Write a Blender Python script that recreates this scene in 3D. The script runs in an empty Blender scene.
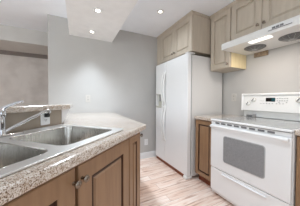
import bpy, bmesh, math, random
from mathutils import Vector, Matrix

random.seed(7)
SC = bpy.context.scene
COL = SC.collection
PI = math.pi

# ------------------------------------------------------------------ camera
F_PX, YAW, PITCH, ROLL, EYE = 149.4, math.radians(26.23), math.radians(1.289), math.radians(0.227), 1.139
cam_data = bpy.data.cameras.new('camera')
cam_data.sensor_fit = 'HORIZONTAL'
cam_data.sensor_width = 36.0
cam_data.lens = 36.0 * F_PX / 300.0
cam_data.clip_start = 0.02
cam = bpy.data.objects.new('camera', cam_data)
COL.objects.link(cam)
cam.matrix_world = (Matrix.Translation((0, 0, EYE)) @ Matrix.Rotation(-YAW, 4, 'Z')
                    @ Matrix.Rotation(PI / 2 - PITCH, 4, 'X') @ Matrix.Rotation(ROLL, 4, 'Z'))
SC.camera = cam

# ------------------------------------------------------------------ light and exposure
SC.view_settings.view_transform = 'Standard'
SC.view_settings.look = 'None'
SC.view_settings.gamma = 1.0
SC.view_settings.use_curve_mapping = False
SC.view_settings.exposure = 0.06
try:
    SC.cycles.use_denoising = True
    SC.cycles.max_bounces = 12
    SC.cycles.diffuse_bounces = 8
except Exception:
    pass
world = bpy.data.worlds.new('sky')
SC.world = world
world.use_nodes = True
bg = world.node_tree.nodes['Background']
bg.inputs[0].default_value = (0.85, 0.92, 1.0, 1)
bg.inputs[1].default_value = 1.2


def area(name, loc, target, w, h, power, col=(1, 1, 1)):
    d = bpy.data.lights.new(name, 'AREA')
    d.shape = 'RECTANGLE'
    d.size, d.size_y = w, h
    d.energy = power
    d.color = col
    o = bpy.data.objects.new(name, d)
    COL.objects.link(o)
    o.location = loc
    o.rotation_euler = (Vector(target) - Vector(loc)).to_track_quat('-Z', 'Y').to_euler()
    return o


# added fill lights, set at made-up windows out of view
area('added_fill_rear', (-0.2, -2.52, 1.35), (-0.2, 0, 1.3), 2.7, 1.7, 13, (0.9, 0.98, 1.0))
area('added_fill_dining', (-3.12, 1.1, 1.35), (0, 1.1, 0.7), 2.1, 1.5, 42, (0.89, 0.98, 1.0))
area('added_fill_side', (-3.12, -1.4, 1.35), (0, -1.4, 1.3), 1.7, 1.5, 24, (0.88, 0.97, 1.0))
area('added_fill_right', (2.06, -1.35, 1.4), (0, -1.35, 1.35), 1.7, 1.5, 6, (0.85, 0.94, 1.0))
LAMP_W = 14.0
AISLE_W = 4.2
LAMP_COL = (0.8, 0.9, 1.0)

# ------------------------------------------------------------------ materials


def lin(c):
    return tuple(((v / 255.0) / 12.92 if v / 255.0 <= 0.04045 else ((v / 255.0 + 0.055) / 1.055) ** 2.4) for v in c)


def base_mat(name, rgb, rough=0.5, metal=0.0, spec=0.5, coat=0.0, emit=None, estr=0.0):
    m = bpy.data.materials.new(name)
    m.use_nodes = True
    b = m.node_tree.nodes['Principled BSDF']
    b.inputs['Base Color'].default_value = (*lin(rgb), 1)
    b.inputs['Roughness'].default_value = rough
    b.inputs['Metallic'].default_value = metal
    b.inputs['Specular IOR Level'].default_value = spec
    b.inputs['Coat Weight'].default_value = coat
    b.inputs['Coat Roughness'].default_value = 0.12
    if emit:
        b.inputs['Emission Color'].default_value = (*lin(emit), 1)
        b.inputs['Emission Strength'].default_value = estr
    return m


def N(m, kind, **kw):
    n = m.node_tree.nodes.new(kind)
    for k, v in kw.items():
        setattr(n, k, v)
    return n


def L(m, a, b):
    m.node_tree.links.new(a, b)


def bsdf(m):
    return m.node_tree.nodes['Principled BSDF']


def noisy(name, rgb, rgb2, scale=4.0, rough=0.6, bump=0.0, stretch=(1, 1, 1), detail=4.0, lo=0.35, hi=0.65, **kw):
    m = base_mat(name, rgb, rough, **kw)
    tc = N(m, 'ShaderNodeTexCoord')
    mp = N(m, 'ShaderNodeMapping')
    mp.inputs['Scale'].default_value = stretch
    nz = N(m, 'ShaderNodeTexNoise')
    nz.inputs['Scale'].default_value = scale
    nz.inputs['Detail'].default_value = detail
    cr = N(m, 'ShaderNodeValToRGB')
    cr.color_ramp.elements[0].position = lo
    cr.color_ramp.elements[1].position = hi
    cr.color_ramp.elements[0].color = (*lin(rgb), 1)
    cr.color_ramp.elements[1].color = (*lin(rgb2), 1)
    L(m, tc.outputs['Object'], mp.inputs['Vector'])
    L(m, mp.outputs['Vector'], nz.inputs['Vector'])
    L(m, nz.outputs['Fac'], cr.inputs['Fac'])
    L(m, cr.outputs['Color'], bsdf(m).inputs['Base Color'])
    if bump:
        bp = N(m, 'ShaderNodeBump')
        bp.inputs['Strength'].default_value = bump
        bp.inputs['Distance'].default_value = 0.004
        L(m, nz.outputs['Fac'], bp.inputs['Height'])
        L(m, bp.outputs['Normal'], bsdf(m).inputs['Normal'])
    return m


M = {}
M['wall'] = noisy('grey_wall_paint', (183, 181, 178), (187, 185, 182), 3.0, 0.85)
M['dining_wall'] = noisy('taupe_wall_paint', (198, 190, 185), (214, 207, 202), 3.5, 0.85, lo=0.4, hi=0.62)
M['soffit'] = noisy('soffit_paint', (198, 195, 191), (204, 201, 197), 5.0, 0.9)
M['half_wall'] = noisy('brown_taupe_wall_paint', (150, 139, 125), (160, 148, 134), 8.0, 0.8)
M['ceiling'] = noisy('ceiling_paint', (239, 243, 249), (242, 246, 252), 6.0, 0.9)
M['bulkhead'] = noisy('bulkhead_paint', (228, 228, 228), (234, 234, 234), 10.0, 0.9)
M['trim'] = base_mat('white_trim_paint', (226, 226, 226), 0.45)
M['dark_strip'] = base_mat('taupe_strip', (128, 118, 112), 0.7)
M['greige'] = noisy('greige_cabinet_paint', (182, 170, 154), (191, 179, 163), 5.0, 0.45, stretch=(6, 6, 0.6))
M['brown'] = noisy('brown_stained_wood', (140, 108, 80), (151, 118, 88), 6.0, 0.38, stretch=(7, 7, 0.6))
M['groove_dark'] = base_mat('dark_brown_groove', (78, 50, 36), 0.5)  # dark brown for the grooves of the brown doors
M['toe'] = noisy('dark_red_toe_and_reflection', (120, 60, 36), (142, 76, 48), 5.0, 0.5, stretch=(2, 2, 8))
M['maple'] = noisy('raw_maple_veneer', (226, 206, 160), (236, 220, 180), 5.0, 0.5, stretch=(6, 6, 0.7))
M['cleat'] = noisy('rough_brown_board', (128, 108, 88), (160, 140, 116), 14.0, 0.7, stretch=(1, 4, 4))
M['white'] = base_mat('white_appliance_enamel', (237, 237, 237), 0.28, coat=0.3)
M['hood_white'] = base_mat('white_hood_enamel', (226, 226, 224), 0.3, coat=0.2)
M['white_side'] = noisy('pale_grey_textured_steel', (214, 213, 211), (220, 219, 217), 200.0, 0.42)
M['white_plastic'] = base_mat('white_plastic', (236, 236, 234), 0.35)
M['cream_plastic'] = base_mat('cream_plastic', (200, 196, 184), 0.4)
M['grey_plastic'] = base_mat('grey_plastic', (150, 150, 150), 0.4)
M['dark_slot'] = base_mat('dark_recess', (52, 52, 54), 0.6)
M['mid_slot'] = base_mat('grey_recess', (112, 112, 114), 0.6)
M['black'] = base_mat('black_plastic', (24, 24, 26), 0.4)
M['dial_grey'] = base_mat('dial_grey_plastic', (128, 128, 126), 0.4)
M['beige_plate'] = base_mat('painted_cover_plate', (196, 192, 186), 0.5)
M['display'] = base_mat('black_display_glass', (18, 14, 14), 0.12)
M['teal'] = base_mat('teal_led', (20, 70, 80), 0.4, emit=(60, 190, 205), estr=0.5)
M['steel'] = noisy('brushed_steel', (176, 173, 169), (206, 203, 198), 40.0, 0.2, metal=1.0, stretch=(3, 3, .15))
M['rim'] = base_mat('polished_steel_rim', (232, 231, 229), 0.36, metal=1.0)
M['chrome'] = base_mat('chrome', (214, 214, 216), 0.1, metal=1.0)
M['nickel'] = base_mat('brushed_nickel', (142, 130, 118), 0.24, metal=1.0)
M['cooktop'] = noisy('speckled_glass_cooktop', (166, 167, 167), (172, 173, 173), 260.0, 0.16, detail=2.0, coat=0.5)
M['mesh'] = noisy('grey_fan_mesh', (80, 80, 80), (128, 128, 127), 300.0, 0.45, metal=0.6)
M['lens'] = base_mat('lit_hood_lens', (250, 248, 244), 0.3, emit=(255, 250, 240), estr=1.2)
M['bulb'] = base_mat('lit_bulb', (255, 252, 246), 0.3, emit=(255, 250, 240), estr=5.0)
M['reflector'] = base_mat('downlight_reflector', (205, 205, 205), 0.35)
M['glass'] = base_mat('window_glass', (240, 245, 250), 0.02)
bsdf(M['glass']).inputs['Transmission Weight'].default_value = 1.0


def granite(name):
    m = base_mat(name, (220, 205, 190), 0.22, coat=0.8)
    tc = N(m, 'ShaderNodeTexCoord')
    v1 = N(m, 'ShaderNodeTexNoise')
    v1.inputs['Scale'].default_value = 270.0
    v1.inputs['Detail'].default_value = 3.0
    c1 = N(m, 'ShaderNodeValToRGB')
    e = c1.color_ramp.elements
    e[0].position, e[0].color = 0.30, (*lin((66, 48, 38)), 1)
    e[1].position, e[1].color = 0.62, (*lin((236, 232, 227)), 1)
    for p, c in ((0.37, (114, 86, 66)), (0.43, (188, 168, 148)), (0.50, (216, 206, 195))):
        k = e.new(p)
        k.color = (*lin(c), 1)
    v2 = N(m, 'ShaderNodeTexNoise')
    v2.inputs['Scale'].default_value = 45.0
    v2.inputs['Detail'].default_value = 2.0
    c2 = N(m, 'ShaderNodeValToRGB')
    c2.color_ramp.elements[0].position, c2.color_ramp.elements[0].color = 0.35, (*lin((214, 200, 186)), 1)
    c2.color_ramp.elements[1].position, c2.color_ramp.elements[1].color = 0.6, (*lin((250, 248, 246)), 1)
    mx = N(m, 'ShaderNodeMix', data_type='RGBA', blend_type='MULTIPLY')
    mx.inputs[0].default_value = 0.8
    L(m, tc.outputs['Object'], v1.inputs['Vector'])
    L(m, tc.outputs['Object'], v2.inputs['Vector'])
    L(m, v1.outputs['Fac'], c1.inputs['Fac'])
    L(m, v2.outputs['Fac'], c2.inputs['Fac'])
    L(m, c1.outputs['Color'], mx.inputs[6])
    L(m, c2.outputs['Color'], mx.inputs[7])
    L(m, mx.outputs[2], bsdf(m).inputs['Base Color'])
    return m


M['granite'] = granite('speckled_beige_laminate')


def plank_floor():
    m = base_mat('pale_wood_planks', (220, 195, 175), 0.42, coat=0.1)
    tc = N(m, 'ShaderNodeTexCoord')
    br = N(m, 'ShaderNodeTexBrick')
    br.offset = 0.37
    br.offset_frequency = 2
    br.inputs['Scale'].default_value = 1.0
    br.inputs['Brick Width'].default_value = 0.95
    br.inputs['Row Height'].default_value = 0.125
    br.inputs['Mortar Size'].default_value = 0.0016
    br.inputs['Mortar Smooth'].default_value = 0.2
    br.inputs['Bias'].default_value = 0.0
    br.inputs['Color1'].default_value = (*lin((255, 246, 240)), 1)
    br.inputs['Color2'].default_value = (*lin((240, 220, 207)), 1)
    br.inputs['Mortar'].default_value = (*lin((170, 138, 120)), 1)
    L(m, tc.outputs['Object'], br.inputs['Vector'])
    mp = N(m, 'ShaderNodeMapping')
    mp.inputs['Scale'].default_value = (1.1, 12.0, 1.0)
    nz = N(m, 'ShaderNodeTexNoise')
    nz.inputs['Scale'].default_value = 3.2
    nz.inputs['Detail'].default_value = 6.0
    nz.inputs['Distortion'].default_value = 0.7
    L(m, tc.outputs['Object'], mp.inputs['Vector'])
    L(m, mp.outputs['Vector'], nz.inputs['Vector'])
    cr = N(m, 'ShaderNodeValToRGB')
    e = cr.color_ramp.elements
    e[0].position, e[0].color = 0.32, (*lin((190, 152, 130)), 1)
    e[1].position, e[1].color = 0.62, (*lin((255, 250, 246)), 1)
    k = e.new(0.45)
    k.color = (*lin((244, 226, 214)), 1)
    L(m, nz.outputs['Fac'], cr.inputs['Fac'])
    mx = N(m, 'ShaderNodeMix', data_type='RGBA', blend_type='MULTIPLY')
    mx.inputs[0].default_value = 0.85
    L(m, br.outputs['Color'], mx.inputs[6])
    L(m, cr.outputs['Color'], mx.inputs[7])
    L(m, mx.outputs[2], bsdf(m).inputs['Base Color'])
    bp = N(m, 'ShaderNodeBump')
    bp.inputs['Strength'].default_value = 0.25
    bp.inputs['Distance'].default_value = 0.002
    L(m, br.outputs['Fac'], bp.inputs['Height'])
    bp.invert = True
    L(m, bp.outputs['Normal'], bsdf(m).inputs['Normal'])
    return m


M['floor'] = plank_floor()

# ------------------------------------------------------------------ mesh helpers


class MB:
    """collects shapes into one mesh"""

    def __init__(self):
        self.bm = bmesh.new()

    def _bev(self, verts, bevel, seg):
        if bevel > 0:
            vs = set(verts)
            es = [e for e in self.bm.edges if e.verts[0] in vs and e.verts[1] in vs]
            bmesh.ops.bevel(self.bm, geom=es, offset=bevel, segments=seg, profile=0.5, affect='EDGES')

    def box(self, x0, x1, y0, y1, z0, z1, bevel=0.0, seg=2):
        co = [(x0, y0, z0), (x1, y0, z0), (x1, y1, z0), (x0, y1, z0), (x0, y0, z1), (x1, y0, z1), (x1, y1, z1), (x0, y1, z1)]
        vs = [self.bm.verts.new(c) for c in co]
        for f in ((0, 3, 2, 1), (4, 5, 6, 7), (0, 1, 5, 4), (1, 2, 6, 5), (2, 3, 7, 6), (3, 0, 4, 7)):
            self.bm.faces.new([vs[i] for i in f])
        self._bev(vs, bevel, seg)
        return self

    def prism(self, pts, axis, a0, a1, bevel=0.0, seg=2):
        """polygon extruded along an axis; pts are the other two coordinates in x,y,z order"""
        def mk(p, a):
            q = list(p)
            q.insert(axis, a)
            return q
        A = [self.bm.verts.new(mk(p, a0)) for p in pts]
        B = [self.bm.verts.new(mk(p, a1)) for p in pts]
        n = len(pts)
        self.bm.faces.new(A)
        self.bm.faces.new(B[::-1])
        for i in range(n):
            j = (i + 1) % n
            self.bm.faces.new([A[j], A[i], B[i], B[j]])
        bmesh.ops.recalc_face_normals(self.bm, faces=self.bm.faces[:])
        self._bev(A + B, bevel, seg)
        return self

    def loops(self, rings, cap0=True, cap1=True):
        R = [[self.bm.verts.new(p) for p in r] for r in rings]
        n = len(R[0])
        for a, b in zip(R, R[1:]):
            for i in range(n):
                j = (i + 1) % n
                self.bm.faces.new([a[i], a[j], b[j], b[i]])
        if cap0:
            self.bm.faces.new(R[0][::-1])
        if cap1:
            self.bm.faces.new(R[-1])
        return self

    def lathe(self, o, ax, prof, n=24, cap0=True, cap1=True):
        """profile of (radius, height along ax) from o"""
        ax = Vector(ax).normalized()
        t = Vector((0, 0, 1)) if abs(ax.z) < 0.9 else Vector((1, 0, 0))
        u = ax.cross(t).normalized()
        v = ax.cross(u)
        o = Vector(o)
        rings = [[o + ax * h + (u * math.cos(2 * PI * k / n) + v * math.sin(2 * PI * k / n)) * r for k in range(n)] for r, h in prof]
        return self.loops(rings, cap0, cap1)

    def tube(self, pts, rad, n=14):
        pts = [Vector(p) for p in pts]
        rads = rad if isinstance(rad, (list, tuple)) else [rad] * len(pts)
        rings = []
        pu = None
        for i, p in enumerate(pts):
            d = (pts[min(i + 1, len(pts) - 1)] - pts[max(i - 1, 0)]).normalized()
            if pu is None:
                t = Vector((0, 0, 1)) if abs(d.z) < 0.9 else Vector((1, 0, 0))
                pu = d.cross(t).normalized()
            else:
                pu = (pu - d * pu.dot(d)).normalized()
            v = d.cross(pu)
            rings.append([p + (pu * math.cos(2 * PI * k / n) + v * math.sin(2 * PI * k / n)) * rads[i] for k in range(n)])
        return self.loops(rings)

    def panel_door(self, o, u, n, w, h, t=0.02, rail=0.06, raise_=.016):
        """raised panel door: o lower corner on its back plane, u width direction, n outward"""
        o, u, n = Vector(o), Vector(u).normalized(), Vector(n).normalized()
        z = Vector((0, 0, 1))
        prof = [(0, 0), (0, t - 0.004), (0.004, t), (rail, t), (rail + 0.003, t - 0.002), (rail + 0.006, t - 0.017), (rail + 0.014, t - 0.017)]
        if raise_:
            prof += [(rail + .014 + raise_, t - 0.002)]
        rings = []
        for d, q in prof:
            rings.append([o + u * a + z * b + n * q for a, b in ((d, d), (w - d, d), (w - d, h - d), (d, h - d))])
        return self.loops(rings)

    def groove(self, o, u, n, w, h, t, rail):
        """thin dark brown skin lying in the groove of a panel door"""
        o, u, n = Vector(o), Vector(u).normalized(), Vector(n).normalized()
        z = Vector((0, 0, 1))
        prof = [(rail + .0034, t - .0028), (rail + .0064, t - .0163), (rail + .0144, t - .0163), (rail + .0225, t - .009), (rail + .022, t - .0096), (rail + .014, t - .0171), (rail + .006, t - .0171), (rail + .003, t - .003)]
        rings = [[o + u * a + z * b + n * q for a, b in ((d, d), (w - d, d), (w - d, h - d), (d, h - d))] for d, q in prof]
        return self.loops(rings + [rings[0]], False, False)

    def build(self, name, mat, parent=None, smooth=False, frame=None):
        bmesh.ops.recalc_face_normals(self.bm, faces=self.bm.faces[:])
        if frame is not None and parent is None:
            self.bm.transform(frame)
        if parent is not None and 'base' in BASES.get(root_of(parent).name, {}):
            self.bm.transform(Matrix.Translation(-BASES[root_of(parent).name]['base']))
        me = bpy.data.meshes.new(name)
        self.bm.to_mesh(me)
        self.bm.free()
        me.materials.append(mat)
        if smooth:
            for p in me.polygons:
                p.use_smooth = True
            try:
                me.set_sharp_from_angle(angle=math.radians(40))
            except Exception:
                pass
        o = bpy.data.objects.new(name, me)
        COL.objects.link(o)
        if parent is not None:
            o.parent = parent
        return o


BASES = {}


def root_of(o):
    while o.parent is not None:
        o = o.parent
    return o


def tag(o, label, cat, group=None, kind=None):
    o['label'] = label
    o['category'] = cat
    if group:
        o['group'] = group
    if kind:
        o['kind'] = kind
    return o


def thing(name, label, cat, base, frame=None, group=None):
    """an Empty at the thing's base; part coordinates are given in the frame and shifted to the base"""
    o = bpy.data.objects.new(name, None)
    o.empty_display_size = 0.1
    COL.objects.link(o)
    b = Vector(base)
    o.matrix_world = (frame or Matrix.Identity(4)) @ Matrix.Translation(b)
    BASES[o.name] = {'base': b}
    return tag(o, label, cat, group)


def struct(o, label, cat):
    return tag(o, label, cat, None, 'structure')


def rrect(a0, a1, b0, b1, r, k=5):
    pts = []
    for cx, cy, s in ((a1 - r, b1 - r, 0), (a0 + r, b1 - r, 1), (a0 + r, b0 + r, 2), (a1 - r, b0 + r, 3)):
        for i in range(k + 1):
            t = (s + i / k) * PI / 2
            pts.append((cx + r * math.cos(t), cy + r * math.sin(t)))
    return pts


def slab(outer, holes, z0, z1):
    """flat slab with holes"""
    mb = MB()
    bm = mb.bm
    es = []
    for loop in [outer] + holes:
        vs = [bm.verts.new((x, y, z1)) for x, y in loop]
        for i in range(len(vs)):
            es.append(bm.edges.new((vs[i], vs[(i + 1) % len(vs)])))
    bmesh.ops.triangle_fill(bm, use_beauty=True, use_dissolve=False, edges=es, normal=(0, 0, 1))
    r = bmesh.ops.extrude_face_region(bm, geom=bm.faces[:])
    bmesh.ops.translate(bm, vec=(0, 0, z0 - z1), verts=[g for g in r['geom'] if isinstance(g, bmesh.types.BMVert)])
    return mb


def bevel_mod(o, w, seg=3, angle=40):
    b = o.modifiers.new('round', 'BEVEL')
    b.width, b.segments, b.limit_method, b.angle_limit = w, seg, 'ANGLE', math.radians(angle)


DIAG = Matrix.Rotation(math.radians(45), 4, 'Z')   # local x along the angled counter, local y towards the bar


def dw(s, c):
    return ((s - c) * math.sqrt(.5), (s + c) * math.sqrt(.5))


def w2d(x, y):
    return ((x + y) * math.sqrt(.5), (y - x) * math.sqrt(.5))


# ------------------------------------------------------------------ room
YF, XR, H = 2.638, 2.13, 2.378          # far wall, right wall, ceiling height
XL, YB, YD = -3.2, -2.6, 4.1            # left wall, rear wall, dining wall

struct(MB().box(XL, XR + .1, YB, YD + .1, -0.06, 0).build('floor', M['floor']), 'pale wood plank floor of the kitchen', 'floor')
struct(MB().box(XL, XR + .1, YB, YD + .1, H, H + .08).build('ceiling', M['ceiling']), 'flat pale grey painted ceiling', 'ceiling')
struct(MB().box(-0.37, XR, YF, YF + .12, 0, H, 0.003).build('wall_far', M['wall']), 'light grey wall behind the counter and refrigerator', 'wall')
w = MB()
w.box(XR, XR + .1, YB, -2.25, 0, H).box(XR, XR + .1, -.45, YD, 0, H).box(XR, XR + .1, -2.25, -.45, 0, .6).box(XR, XR + .1, -2.25, -.45, 2.2, H)
struct(w.build('wall_right', M['wall']), 'light grey wall behind the white range', 'wall')
struct(MB().box(XL, XR, YD, YD + .1, 0, H).build('wall_dining', M['dining_wall']), 'taupe wall of the room beyond the bar ledge', 'wall')
# rear and left walls with openings for the added, unseen windows
w = MB()
w.box(XL, -1.6, YB, YB + .1, 0, H).box(1.2, XR, YB, YB + .1, 0, H).box(-1.6, 1.2, YB, YB + .1, 0, .45).box(-1.6, 1.2, YB, YB + .1, 2.25, H)
struct(w.build('wall_rear', M['wall']), 'light grey wall with an added wide window behind the camera', 'wall')
w = MB()
w.box(XL - .1, XL, YB, -2.3, 0, H).box(XL - .1, XL, -.5, 0, 0, H).box(XL - .1, XL, 2.2, YD, 0, H)
for a, b in ((0, 2.2), (-2.3, -.5)):
    w.box(XL - .1, XL, a, b, 0, .55).box(XL - .1, XL, a, b, 2.15, H)
struct(w.build('wall_left', M['dining_wall']), 'taupe wall with added windows at the left of the dining room', 'wall')
for nm, kind in (('added_window_1', 0), ('added_window_2', 1), ('added_window_3', 2), ('added_window_4', 3)):  # unseen windows, added to go with the fill lights
    fr = MB()
    gl = MB()
    if kind == 0:
        for a in (-1.6, -0.2 - .025, 1.15):
            fr.box(a, a + .05, YB + .02, YB + .06, .45, 2.25)
        fr.box(-1.6, 1.2, YB + .02, YB + .06, .45, .5).box(-1.6, 1.2, YB + .02, YB + .06, 2.2, 2.25)
        gl.box(-1.55, 1.15, YB + .038, YB + .042, .5, 2.2)
    else:
        y0, y1 = ((0, 2.2), (-2.3, -.5), (-2.25, -.45))[kind - 1]
        x0 = XL - .08 if kind < 3 else XR + .04
        for a in (y0, (y0 + y1) / 2 - .025, y1 - .05):
            fr.box(x0, x0 + .04, a, a + .05, .55, 2.15)
        fr.box(x0, x0 + .04, y0, y1, .55, .6).box(XL - .08, XL - .04, y0, y1, 2.1, 2.15)
        gl.box(x0 + .018, x0 + .022, y0 + .05, y1 - .05, .6, 2.1)
    o = struct(fr.build(nm, M['trim']), 'added white framed window ' + ('behind the camera', 'in the dining room side wall', 'in the side wall behind the camera', 'in the right wall behind the camera')[kind], 'window')
    g = gl.build('pane', M['glass'], o)
# bulkhead over the peninsula, soffit of the dining room, strip below it, baseboard
struct(MB().box(-0.093, 0.56, -1.0, YF, 2.13, H).build('ceiling_bulkhead', M['bulkhead']), 'white dropped bulkhead with two downlights above the peninsula', 'bulkhead')
struct(MB().box(XL, XR, 3.35, YD, 2.13, H).build('ceiling_soffit', M['soffit']), 'grey lowered soffit across the room beyond the bar', 'soffit')
struct(MB().box(XL, XR, YD - .04, YD, 2.055, 2.13).build('strip_1', M['dark_strip']), 'dark strip under the soffit beyond the bar', 'trim')  # darker taupe strip along the top of the dining wall
pts = [(YF, 0.0), (YF - .016, 0.0), (YF - .016, .075), (YF - .012, .085), (YF - .012, .1), (YF - .006, .112), (YF, .112)]
struct(MB().prism(pts, 0, 0.52, XR - .7).build('baseboard_far', M['trim']), 'white moulded baseboard under the far wall beside the refrigerator', 'baseboard')

# half wall of the bar
CB = 1.15
x_end = -0.117
hw = [dw(-0.7, CB), (x_end, CB * math.sqrt(2) + x_end), (x_end, 1.27 * math.sqrt(2) + x_end), dw(-0.7, 1.27)]
struct(MB().prism(hw, 2, 0, 1.049).build('wall_half', M['half_wall']), 'taupe half wall behind the sink carrying the bar ledge', 'wall')

# ------------------------------------------------------------------ peninsula
# counter (diagonal front) with sink cut-out
CF = 0.457
ZC = 0.92
corner = (0.56, 0.56 + CF * math.sqrt(2))
outer = [dw(-0.7, CF), corner, (0.56, YF - .002), (-0.365, YF - .002), (x_end - .01, 1.27 * math.sqrt(2) + x_end + .01),
         (x_end + .003, 1.27 * math.sqrt(2) + x_end), (x_end + .003, CB * math.sqrt(2) + x_end - .004), dw(-0.7, CB - .003)]
hole = [dw(s, c) for s, c in rrect(0.06, 0.935, 0.55, 1.05, 0.05)]
o = slab(outer, [hole], ZC - .046, ZC).build('countertop', M['granite'])
bevel_mod(o, 0.012, 3)
tag(o, 'speckled beige angled countertop around the double sink', 'countertop')

# bar ledge
le_front, le_back = 1.118, 1.36
xa, xb = -0.104, -0.035
pts = [dw(-0.7, le_front), (xa, le_front * math.sqrt(2) + xa), (-.052, 1.155 * math.sqrt(2) - .052), (xb, le_back * math.sqrt(2) + xb), dw(-0.7, le_back)]
o = MB().prism(pts, 2, 1.05, 1.092).build('bar_ledge', M['granite'])
bevel_mod(o, 0.008, 3)
tag(o, 'speckled raised bar ledge on the half wall behind the sink', 'ledge')
# bracket under ledge end
o = MB().prism([(.9895, .923), (.9895, 1.048), (1.078, 1.048)], 1, CB + .002, CB + .02).build('ledge_bracket', M['trim'], frame=DIAG)
tag(o, 'white triangular bracket under the end of the bar ledge', 'bracket')

# base cabinet under the sink (diagonal)
t = thing('sink_cabinet', 'brown angled base cabinet under the double sink', 'cabinet', (0.42, 0.8, 0), DIAG)
mb = MB()
mb.box(-0.3, 1.146, .502, .52, .1, .872).box(-.3, -.28, .52, 1.13, .1, .872).box(1.126, 1.146, .52, 1.13, .1, .872).box(-.28, 1.126, .52, 1.13, .1, .118)
mb.build('body', M['brown'], t)
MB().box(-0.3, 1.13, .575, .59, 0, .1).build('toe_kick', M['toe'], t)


def knob(mb, p, n):
    return mb.lathe(p, n, [(.0075, 0), (.006, .004), (.0055, .012), (.009, .016), (.0145, .021), (.0155, .026), (.0125, .030), (.006, .032)], 20)


for i, (a, b) in enumerate(((0.012, 0.472), (0.488, 0.951))):
    d = MB().panel_door((a, .5005, .115), (1, 0, 0), (0, -1, 0), b - a, .747, .022, .078).build('door', M['brown'], t)
    MB().groove((a, .5005, .115), (1, 0, 0), (0, -1, 0), b - a, .747, .022, .078).build('groove_line', M['groove_dark'], d)
    k = knob(MB(), ((.461 if i == 0 else .506), .4785, .803), (0, -1, 0)).build('knob', M['nickel'], d, True)
    k['label'] = 'brushed nickel knob'
MB().panel_door((.962, .5005, .115), (1, 0, 0), (0, -1, 0), .186, .747, .022, .05, .012).build('filler_panel', M['brown'], t)
MB().groove((.962, .5005, .115), (1, 0, 0), (0, -1, 0), .186, .747, .022, .05).build('groove_line', M['groove_dark'], bpy.data.objects['filler_panel'])

# base cabinet at the end of the peninsula, doors facing the range
t = thing('peninsula_cabinet', 'brown base cabinet at the peninsula end facing the range', 'cabinet', (0.2, 2.1, 0))
xs = .468
mb = MB().prism([(xs, 1.178), (xs, YF - .003), (0.02, YF - .003), (0.02, 1.632)], 2, .1, .872)
mb.build('body', M['brown'], t)
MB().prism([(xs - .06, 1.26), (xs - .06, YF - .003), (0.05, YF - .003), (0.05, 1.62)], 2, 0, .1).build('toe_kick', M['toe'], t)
for i, (a, b) in enumerate(((1.182, 1.655), (1.66, 2.135), (2.14, 2.615))):
    d = MB().panel_door((xs + .001, a, .115), (0, 1, 0), (1, 0, 0), b - a, .747, .022, .078).build('door', M['brown'], t)
    MB().groove((xs + .001, a, .115), (0, 1, 0), (1, 0, 0), b - a, .747, .022, .078).build('groove_line', M['groove_dark'], d)
    k = knob(MB(), (xs + .023, (a + .025 if i != 1 else b - .025), .825), (1, 0, 0)).build('knob', M['nickel'], d, True)
    k['label'] = 'brushed nickel knob'

# sink
t = thing('kitchen_sink', 'stainless steel double bowl sink set in the angled counter', 'sink', (.48, .8, ZC - .2), DIAG)
bowls = ((0.075, .455), (.505, .918))
B0, B1 = .575, 1.0
mb = slab(rrect(.035, .962, .518, 1.118, .03), [rrect(a, b, B0, B1, .05) for a, b in bowls], ZC + .001, ZC + .008)
o = mb.build('rim', M['rim'], t)
bevel_mod(o, .003, 2)
for a, b in bowls:
    prof = [(0, .0075), (0.0, .002), (.004, -.02), (.010, -.15), (.018, -.172), (.034, -.183), (.07, -.186)]
    rings = []
    for d, z in prof:
        r = max(.05 - d * .2, .02)
        rings.append([(x, y, ZC + z) for x, y in rrect(a + .0015 + d, b - .0015 - d, B0 + .0015 + d, B1 - .0015 - d, r)])
    bo = MB().loops(rings, cap0=False).build('bowl', M['steel'], t, True)
    so = bo.modifiers.new('sheet', 'SOLIDIFY')
    so.thickness = .0015
    so.offset = -1
    MB().lathe(((a + b) / 2, (B0 + B1) / 2, ZC - .1858), (0, 0, 1), [(.045, 0), (.043, .003), (.032, .002), (.03, .0012), (.01, .0012)], 24).build('drain', M['rim'], bo, True)

# faucet on the back deck of the sink
fs, fc = .515, 1.06
t = thing('kitchen_faucet', 'chrome single lever faucet on the back rim of the sink', 'faucet', (fs, fc, ZC + .008), DIAG)
zt = ZC + .0085
MB().box(fs - .11, fs + .11, fc - .026, fc + .026, zt, zt + .012, .005).build('base_plate', M['chrome'], t, True)
MB().lathe((fs, fc, zt + .011), (0, 0, 1), [(.030, 0), (.026, .012), (.024, .04), (.026, .05), (.026, .095), (.030, .1), (.031, .125), (.025, .142), (.012, .15)], 28).build('body', M['chrome'], t, True)
MB().tube([(fs + .016, fc - .002, zt + .02), (fs + .06, fc - .006, zt + .044), (fs + .15, fc - .012, zt + .085), (fs + .25, fc - .02, zt + .128),
           (fs + .263, fc - .021, zt + .131), (fs + .272, fc - .022, zt + .124), (fs + .274, fc - .022, zt + .112)],
          [.011, .0095, .009, .009, .0095, .0105, .0105]).build('spout', M['chrome'], t, True)
MB().tube([(fs + .002, fc, zt + .146), (fs + .03, fc - .006, zt + .168), (fs + .075, fc - .016, zt + .19), (fs + .105, fc - .022, zt + .198)],
          [.013, .009, .0075, .006]).build('lever', M['chrome'], t, True)

# ------------------------------------------------------------------ outlets


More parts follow.
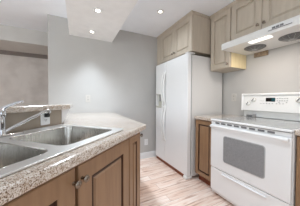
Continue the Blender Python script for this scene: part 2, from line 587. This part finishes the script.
def outlet(label, frame, kind='duplex', plate=M['trim']):
    """frame: local x across, z up, -y out of the wall; origin = plate centre on the wall"""
    t = thing('outlet', label, 'outlet', (0, 0, 0), frame)
    MB().prism(rrect(-.036, .036, -.058, .058, .006, 3), 1, -.006, -.0005, .0015).build('cover_plate', plate, t)
    for dz in (.0205, -.0205):
        so = MB().prism(rrect(-.0165, .0165, dz - .0145, dz + .0145, .008, 4), 1, -.0085, -.0062).build('socket', plate, t)
        s = MB()
        for dx in (-.0065, .0065):
            s.box(dx - .0015, dx + .0015, -.0092, -.0086, dz - .002, dz + .008)
        s.lathe((0, -.0086, dz - .007), (0, -1, 0), [(.0028, 0), (.0028, .0006)], 10)
        s.build('slots', M['black'], so)
    return t


outlet('white outlet low on the far wall above the baseboard', Matrix.Translation((1.217, YF, .31)))
outlet('white outlet on the right wall beside the range back panel', Matrix.Translation((XR, 1.461, 1.175)) @ Matrix.Rotation(-PI / 2, 4, 'Z'), plate=M['beige_plate'])
o = outlet('white outlet on the lit wall above the peninsula counter', Matrix.Translation((.17, YF, 1.155)), plate=M['beige_plate'])
o = outlet('white outlet with a black plug on the half wall behind the sink', DIAG @ Matrix.Translation((.838, CB, .997)))
# black adaptor plugged into the upper socket
t = thing('plug', 'small black plug in the upper socket of the outlet behind the sink', 'plug', (.838, CB - .0095, 1.012), DIAG)
MB().box(.823, .853, CB - .036, CB - .0095, 1.0, 1.03, .005).build('plug_body', M['black'], t)
MB().tube([(.838, CB - .034, 1.016), (.838, CB - .043, 1.022), (.834, CB - .045, 1.034), (.84, CB - .04, 1.044)], .004).build('cord_stub', M['black'], t, True)

# ------------------------------------------------------------------ refrigerator
FY0, FY1, FX = 1.636, 2.56, 1.388
t = thing('refrigerator', 'white side by side refrigerator with a dispenser in its narrow door', 'refrigerator', (1.75, 2.1, 0))
MB().box(FX + .068, FX + .0825, FY0 + .012, FY1 - .012, .08, 1.772).build('gasket', M['grey_plastic'], t)
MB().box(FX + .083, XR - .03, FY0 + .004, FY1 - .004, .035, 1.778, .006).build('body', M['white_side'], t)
GAP = 2.228
o1 = MB()
# freezer door, with the dispenser niche left open
DY0, DY1, DZ0, DZ1 = 2.345, 2.535, .99, 1.325
o1.box(FX, FX + .066, GAP + .004, DY0, .056, 1.79, .006)
o1.box(FX, FX + .066, DY1, FY1, .056, 1.79, .006)
o1.box(FX + .001, FX + .066, DY0 - .008, DY1 + .008, .057, DZ0, .0)
o1.box(FX + .001, FX + .066, DY0 - .008, DY1 + .008, DZ1, 1.789, .0)
o1.box(FX + .055, FX + .065, DY0, DY1, DZ0, DZ1)
door = o1.build('freezer_door', M['white'], t)
dp = MB().prism([(FX - .004, DZ0), (FX - .012, DZ0 + .02), (FX - .012, DZ0 + .032), (FX + .05, DZ0 + .02), (FX + .05, DZ0)], 1, DY0, DY1)
dp.box(FX + .048, FX + .054, DY0 + .001, DY1 - .001, DZ0 + .02, DZ1 - .06)
dp = dp.build('dispenser', M['cream_plastic'], door)
MB().box(FX - .006, FX + .05, DY0, DY1, DZ1 - .085, DZ1, .004).build('dispenser_panel', M['white_plastic'], door)
MB().box(FX + .015, FX + .04, 2.425, 2.455, DZ0 + .12, DZ1 - .086, .004).build('dispenser_paddle', M['grey_plastic'], door)
door2 = MB().box(FX, FX + .066, FY0, GAP - .004, .056, 1.79, .008, 3).build('door', M['white'], t)


def fridge_handle(y, parent):
    mb = MB()
    for z0, z1 in ((1.03, 1.63), (.42, .99)):
        pts, rad = [], []
        for i in range(13):
            q = i / 12
            pts.append((FX - .004 - .05 * math.sin(PI * q) ** .6, y, z0 + (z1 - z0) * q))
            rad.append(.014)
        mb.tube(pts, rad, 12)
    mb.box(FX - .03, FX - .0005, y - .02, y + .02, .985, 1.035, .008)
    return mb.build('handle', M['white_plastic'], parent, True)


fridge_handle(GAP + .034, door)
fridge_handle(GAP - .034, door2)
MB().box(FX + .012, FX + .07, FY0 + .08, FY1 - .01, .004, .052, .003).build('toe_grille', M['toe'], t)  # red-brown here stands in for the wood floor's reflection
MB().box(FX - .012, FX + .1, FY0 + .002, FY0 + .075, .003, .054, .016, 4).build('roller_cover', M['white_plastic'], t)
MB().box(FX + .01, FX + .14, FY0 + .01, FY0 + .07, 1.7925, 1.812, .004).build('hinge_cover', M['white_side'], t)

# ------------------------------------------------------------------ cabinets on the right


def crown(mb, pts_xy, z0, z1):
    pass


XC = 1.452
t = thing('fridge_cabinet', 'greige two door cabinet built in above the refrigerator', 'cabinet', (1.8, 2.1, 1.826))
CY0, CY1, CZ = 1.634, YF - .002, 1.828
MB().box(XC + .02, XR - .002, CY0, CY1, CZ, H - .002).build('body', M['greige'], t)
MB().box(XC + .002, XC + .0195, 2.485, CY1, CZ, 2.33).build('filler_strip', M['greige'], t)
for i, (a, b) in enumerate(((1.637, 2.057), (2.061, 2.482))):
    d = MB().panel_door((XC + .019, b, CZ + .003), (0, -1, 0), (-1, 0, 0), b - a, .496, .02, .06).build('door', M['greige'], t)
    k = knob(MB(), (XC - .001, (b - .03 if i == 0 else a + .03), 1.9), (-1, 0, 0)).build('knob', M['nickel'], d, True)
    k['label'] = 'brushed nickel knob'
pc = [(XC + .019, 2.328), (XC + .006, 2.328), (XC - .004, 2.345), (XC - .014, 2.36), (XC - .014, H - .003), (XC + .019, H - .003)]
mb = MB().prism(pc, 1, CY0 - .012, CY1)
mb.box(XC + .019, 1.775, CY0 - .013, CY0 - .0005, 2.345, H - .003)
mb.build('crown', M['greige'], t)

XU = 1.79
UB = 1.568


def upper(name, label, y0, y1, z0, doors, knobs, rail):
    t = thing(name, label, 'cabinet', (1.96, (y0 + y1) / 2, z0))
    MB().box(XU + .02, XR - .002, y0 + .0015, y1, z0, H - .002).build('body', M['greige'], t)
    for (a, b), (ky, kz) in zip(doors, knobs):
        d = MB().panel_door((XU + .019, b, z0 + .004), (0, -1, 0), (-1, 0, 0), b - a, 2.33 - z0 - .006, .02, rail).build('door', M['greige'], t)
        k = knob(MB(), (XU - .001, ky, kz), (-1, 0, 0)).build('knob', M['nickel'], d, True)
        k['label'] = 'brushed nickel knob'
    p = [(XU + .019, 2.33), (XU + .006, 2.33), (XU - .004, 2.346), (XU - .012, 2.36), (XU - .012, H - .003), (XU + .019, H - .003)]
    MB().prism(p, 1, y0 + .001, y1).build('crown', M['greige'], t)
    return t


t = upper('wall_cabinet', 'tall narrow greige wall cabinet between refrigerator and hood', 1.288, 1.618, UB, [(1.296, 1.604)], [(1.323, 1.615)], .055)
o = MB().box(XU + .021, XR - .004, 1.2865, 1.289, UB + .001, 1.88).build('side_panel', M['maple'], t)
o['label'] = 'raw yellow maple side panel'
HB = 1.893
upper('wall_cabinet', 'short greige two door wall cabinet above the white range hood', .53, 1.286, HB, [(.929, 1.282), (.534, .925)], [(.958, 1.955), (.896, 1.955)], .06)
upper('wall_cabinet', 'greige wall cabinet at the right beyond the hood', .1, .5285, UB, [(.104, .525)], [(.5, 1.615)], .06)

# ------------------------------------------------------------------ range hood
HY0, HY1 = .531, 1.284
t = thing('range_hood', 'white under cabinet range hood with a lit lens', 'range hood', (1.9, .9, 1.756))
HZ = 1.756
prof = [(1.62, HZ), (1.615, HZ + .05), (1.622, 1.83), (1.786, 1.89), (XR - .003, 1.89), (XR - .003, HZ), (XR - .02, HZ), (XR - .02, HZ + .02), (1.645, HZ + .02), (1.64, HZ)]
mb = MB().prism(prof, 1, HY0 + .012, HY1 - .012)
side = [(1.62, HZ), (1.615, HZ + .05), (1.622, 1.83), (1.786, 1.89), (XR - .003, 1.89), (XR - .003, HZ)]
mb.prism(side, 1, HY0, HY0 + .0115)
mb.prism(side, 1, HY1 - .0115, HY1)
mb.box(1.63, XR - .01, HY0 + .01, HY1 - .01, HZ + .001, HZ + .018)
mb.build('shell', M['hood_white'], t)
for y in (1.045, .70):
    f = MB()
    f.lathe((1.885, y, HZ), (0, 0, -1), [(.108, -.002), (.108, .004), (.104, .007), (.100, .006), (.085, .017), (.06, .025), (.03, .028)], 36)
    f = f.build('fan_filter', M['mesh'], t, True)
    g = MB()
    for k in range(12):
        a = k * PI / 6
        c, s_ = math.cos(a), math.sin(a)
        g.tube([(1.885 + c * .099, y + s_ * .099, HZ - .009), (1.885 + c * .06, y + s_ * .06, HZ - .027), (1.885 + c * .02, y + s_ * .02, HZ - .031)], .0018, 6)
    g.lathe((1.885, y, HZ - .027), (0, 0, -1), [(.032, 0), (.03, .007), (.012, .009)], 20)
    g.build('guard', M['grey_plastic'], f)
MB().box(1.652, 1.716, .785, .985, HZ - .008, HZ + .0005, .004).build('light_lens', M['lens'], t)
p = MB().prism([(.6, 1.783), (.6, 1.81), (.785, 1.81), (.785, 1.783)], 0, 1.611, 1.6165).build('control_panel', M['trim'], t)
MB().box(1.6085, 1.6105, .605, .78, 1.7805, 1.7845).build('trim_line', M['dark_slot'], p)
for y in (.735, .705, .675):
    MB().box(1.606, 1.6105, y - .0125, y + .0125, 1.789, 1.806, .001).build('switch', M['mid_slot'], p)
hl = bpy.data.lights.new('hood_lamp', 'AREA')
hl.shape = 'RECTANGLE'
hl.size, hl.size_y, hl.energy, hl.color = .2, .07, 4.4, (1.0, .9, .82)
ho = bpy.data.objects.new('hood_lamp', hl)
COL.objects.link(ho)
ho.parent = t
ho.location = (1.687 - 1.9, .885 - .9, HZ - .012 - 1.756)
ho.rotation_euler = (0, 0, PI / 2)

o = MB().box(XR - .022, XR - .0005, 1.02, 1.178, 1.698, 1.754, .002).build('wood_cleat', M['cleat'])
tag(o, 'small rough brown board on the wall under the hood', 'board')

# ------------------------------------------------------------------ base cabinets and counters beside the range


def base_unit(label, y0, y1, knob_y):
    t = thing('base_cabinet', label, 'cabinet', (1.8, (y0 + y1) / 2, 0))
    MB().box(1.522, XR - .002, y0, y1, .1, .872).build('body', M['brown'], t)
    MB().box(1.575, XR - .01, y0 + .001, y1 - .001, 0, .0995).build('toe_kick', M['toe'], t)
    d = MB().panel_door((1.5215, y1 - .004, .112), (0, -1, 0), (-1, 0, 0), y1 - y0 - .008, .752, .021, .05).build('door', M['brown'], t)
    MB().groove((1.5215, y1 - .004, .112), (0, -1, 0), (-1, 0, 0), y1 - y0 - .008, .752, .021, .05).build('groove_line', M['groove_dark'], d)
    k = knob(MB(), (1.5, knob_y, .81), (-1, 0, 0)).build('knob', M['nickel'], d, True)
    k['label'] = 'brushed nickel knob'
    c = MB().box(1.478, XR - .001, y0 - .0005, y1 + .001, .8745, .914, .006, 3).build('countertop', M['granite'])
    return c


c = base_unit('narrow brown base cabinet between refrigerator and range', 1.29, 1.598, 1.322)
tag(c, 'short speckled countertop between refrigerator and range', 'countertop')
c = base_unit('brown base cabinet at the right side of the range', 0.05, .524, .07)
tag(c, 'speckled countertop at the right side of the range', 'countertop')

# ------------------------------------------------------------------ range
RY0, RY1, RX = .529, 1.286, 1.452
t = thing('kitchen_range', 'white freestanding electric range with glass cooktop', 'range', (1.78, .91, 0))
MB().box(RX + .032, XR - .06, RY0, RY1, .03, .892, .003).build('body', M['white'], t)
for x in (RX + .1, XR - .14):
    for y in (RY0 + .06, RY1 - .06):
        MB().lathe((x, y, 0), (0, 0, 1), [(.018, 0), (.018, .012), (.012, .014), (.012, .0295)], 16).build('foot', M['black'], t)
ct = MB().box(RX - .008, XR - .06, RY0 - .0005, RY1 + .0005, .8935, .9135, .006, 3).build('cooktop', M['white'], t)
MB().box(RX + .012, XR - .12, RY0 + .012, RY1 - .012, .914, .9165, .001).build('glass_top', M['cooktop'], ct)
for x, y, r in ((1.66, 1.1, .1), (1.66, .72, .08), (1.9, 1.1, .075), (1.9, .72, .1)):
    MB().lathe((x, y, .9166), (0, 0, 1), [(r, 0), (r, .0003), (r - .003, .0003), (r - .003, 0)], 48, False, False).build('burner_ring', M['grey_plastic'], ct)
# vent strip with slots, between cooktop and door
vs = MB().box(RX + .006, RX + .0315, RY0 + .004, RY1 - .004, .856, .887, .002).build('vent_strip', M['white'], t)
for k in range(8):
    yc = 1.195 - k * .0755
    MB().box(RX + .002, RX + .0055, yc - .026, yc + .026, .863, .88, .0008).build('vent_slot', M['mid_slot'], vs)
MB().box(RX + .012, RX + .0315, RY0 + .006, RY1 - .006, .888, .8925).build('shadow_gap', M['dark_slot'], t)
# oven door
od = MB().box(RX, RX + .031, RY0 + .002, RY1 - .002, .346, .853, .007, 3).build('oven_door', M['white'], t)
MB().prism(rrect(.702, 1.112, .452, .745, .028, 5), 0, RX - .0035, RX - .0004, .001).build('window_bezel', base_mat('window_border', (176, 176, 176), .35), od)
win = noisy('oven_window_glass', (128, 128, 130), (156, 156, 157), 260, .25, detail=2)
MB().prism(rrect(.71, 1.104, .46, .737, .022, 5), 0, RX - .005, RX - .0036).build('oven_window', win, od)
hb = MB()
hp = [(RX - .0005, .820), (RX - .022, .817), (RX - .031, .824), (RX - .034, .836), (RX - .030, .846), (RX - .0005, .851)]
hb.prism([(RX - .020, .823), (RX - .030, .826), (RX - .034, .836), (RX - .031, .845), (RX - .024, .848)], 1, RY0 + .045, RY1 - .045)
hb.prism(hp, 1, RY0 + .014, RY0 + .06, .004)
hb.prism(hp, 1, RY1 - .06, RY1 - .014, .004)
hb.build('handle', M['white'], od, False)
# storage drawer
dr = MB().box(RX + .004, RX + .031, RY0 + .003, RY1 - .003, .07, .338, .006, 3).build('drawer', M['white'], t)
lip = MB().prism([(RX + .0035, .297), (RX - .01, .30), (RX - .014, .306), (RX - .008, .312), (RX + .0035, .316)], 1, .69, 1.125, .002)
lip.build('pull_lip', M['white'], dr)
# back panel with controls
bx = 2.045
bp = [(bx + .05, .9165), (bx + .05, .995), (bx - .006, 1.003), (bx + .012, 1.195), (bx - .002, 1.198), (bx - .004, 1.213), (bx + .006, 1.223), (bx + .06, 1.223), (XR - .004, 1.215), (XR - .004, .9165)]
bgd = MB().prism(bp, 1, RY0 + .004, RY1).build('back_panel', M['hood_white'], t)
bevel_mod(bgd, .005, 2)
end = [(bx - .012, 1.0), (bx - .008, 1.213), (bx + .004, 1.226), (XR - .0045, 1.226), (XR - .0045, 1.0)]
for y0_, y1_ in ((RY1 - .014, RY1 + .002), (RY0 - .001, RY0 + .018)):
    MB().prism(end, 1, y0_, y1_, .003).build('end_cap', M['white'], bgd)
sl = .018 / .192      # tilt of the control face


def on_panel(z, d=0.0):
    return bx - .006 + (z - 1.003) * sl - d


def plate(y0, y1, z0, z1, d0, d1):
    mb = MB()
    pts = [(on_panel(z0, d0), z0), (on_panel(z0, d1), z0), (on_panel(z1, d1), z1), (on_panel(z1, d0), z1)]
    return mb.prism(pts, 1, y0, y1)


ds = plate(.905, 1.0, 1.122, 1.166, -.001, .003).build('display', M['display'], bgd)
sg = MB()
for y in (.935, .922, .912):
    for z in (1.133, 1.146, 1.157):
        pts = [(on_panel(z, .003), z - .0015), (on_panel(z, .0036), z - .0015), (on_panel(z, .0036), z + .0015), (on_panel(z, .003), z + .0015)]
        sg.prism(pts, 1, y - .0045, y + .0045)
sg.build('digits', M['teal'], ds)
bt = [(y, z) for z in (1.158, 1.132) for y in (.885, .862, .84, .818, .796)] + [(y, 1.098) for y in (1.05, 1.02, .99, .96, .93, .89, .86, .83)] + [(.868, 1.115), (.80, 1.112)]
for y, z in bt:
    plate(y - .0065, y + .0065, z - .004, z + .004, -.001, .002).build('button', M['grey_plastic'], bgd)
plate(1.015, 1.06, 1.128, 1.131, -.001, .0006).build('printed_rule', M['grey_plastic'], bgd)
nrm = Vector((-1, 0, sl)).normalized()
for y, z in ((1.205, 1.096), (1.14, 1.142), (.70, 1.142), (.635, 1.096)):
    p0 = Vector((on_panel(z), y, z)) + nrm * .0003
    ring = MB().lathe(p0, nrm, [(.030, 0), (.030, .0015), (.012, .0016)], 24).build('dial_ring', M['cream_plastic'], bgd, True)
    kb = MB().lathe(p0, nrm, [(.024, .0012), (.022, .012), (.018, .016), (.008, .017)], 24)
    kb = kb.build('knob', M['white_plastic'], bgd, True)
    c = p0 + nrm * .022
    d = Vector((0, -.55, .83)).normalized()
    gr = MB().tube([c - d * .022, c, c + d * .022], [.0045, .0055, .0045], 10)
    gr.build('grip', M['dial_grey'], kb, True)
# oven vent outlet at the foot of the back panel
v = MB().box(bx - .036, bx + .049, 1.125, 1.205, .9175, .955, .004).build('oven_vent', M['grey_plastic'], t)
for k in range(3):
    MB().box(bx - .0375, bx - .0362, 1.132, 1.198, .926 + k * .009, .93 + k * .009).build('vent_slot', M['dark_slot'], v)

# ------------------------------------------------------------------ recessed downlights


def downlight(label, x, y, z, r=.06, power=LAMP_W, size=1.4, col=LAMP_COL):
    t = thing('downlight', label, 'ceiling light', (x, y, z), None, 'recessed downlights')
    MB().lathe((x, y, z - .0005), (0, 0, -1), [(r, 0), (r, .003), (r - .006, .006), (r - .016, .005), (r - .018, .001), (r - .018, 0)], 36, False, False).build('trim_ring', M['trim'], t, True)
    MB().lathe((x, y, z - .0005), (0, 0, -1), [(r - .018, .0006), (r * .42, .0012), (r * .4, .0012)], 30).build('reflector', M['reflector'], t, True)
    MB().lathe((x, y, z - .001), (0, 0, -1), [(r * .42, .001), (r * .42, .003), (r * .3, .0075), (r * .1, .009)], 24).build('lamp', M['bulb'], t, True)
    d = bpy.data.lights.new('downlight_beam', 'SPOT')
    d.energy = power * 4 * PI / 4
    d.color = col
    d.spot_size = size
    d.spot_blend = 1.0
    d.shadow_soft_size = .06
    o = bpy.data.objects.new('downlight_beam', d)
    COL.objects.link(o)
    o.parent = t
    o.location = (0, 0, -.045)
    return t


downlight('larger recessed downlight in the bulkhead, nearer the camera', .222, 1.772, 2.13, .06, LAMP_W * 1.55, 2.3)
downlight('recessed downlight at the far end of the bulkhead near the wall', .212, 2.36, 2.13)
downlight('recessed downlight in the ceiling before the refrigerator cabinet', 1.07, 1.85, H, .055, AISLE_W, 2.5)
downlight('added fill downlight in the ceiling over the aisle, out of view', 0.64, .70, H, .055, AISLE_W * 3.2, 2.3)  # lamp added above the frame to light the peninsula doors
downlight('added fill downlight in the ceiling behind the camera', 1.0, -.9, H, .055, AISLE_W, 2.3)  # extra lamp put in for fill, never in view
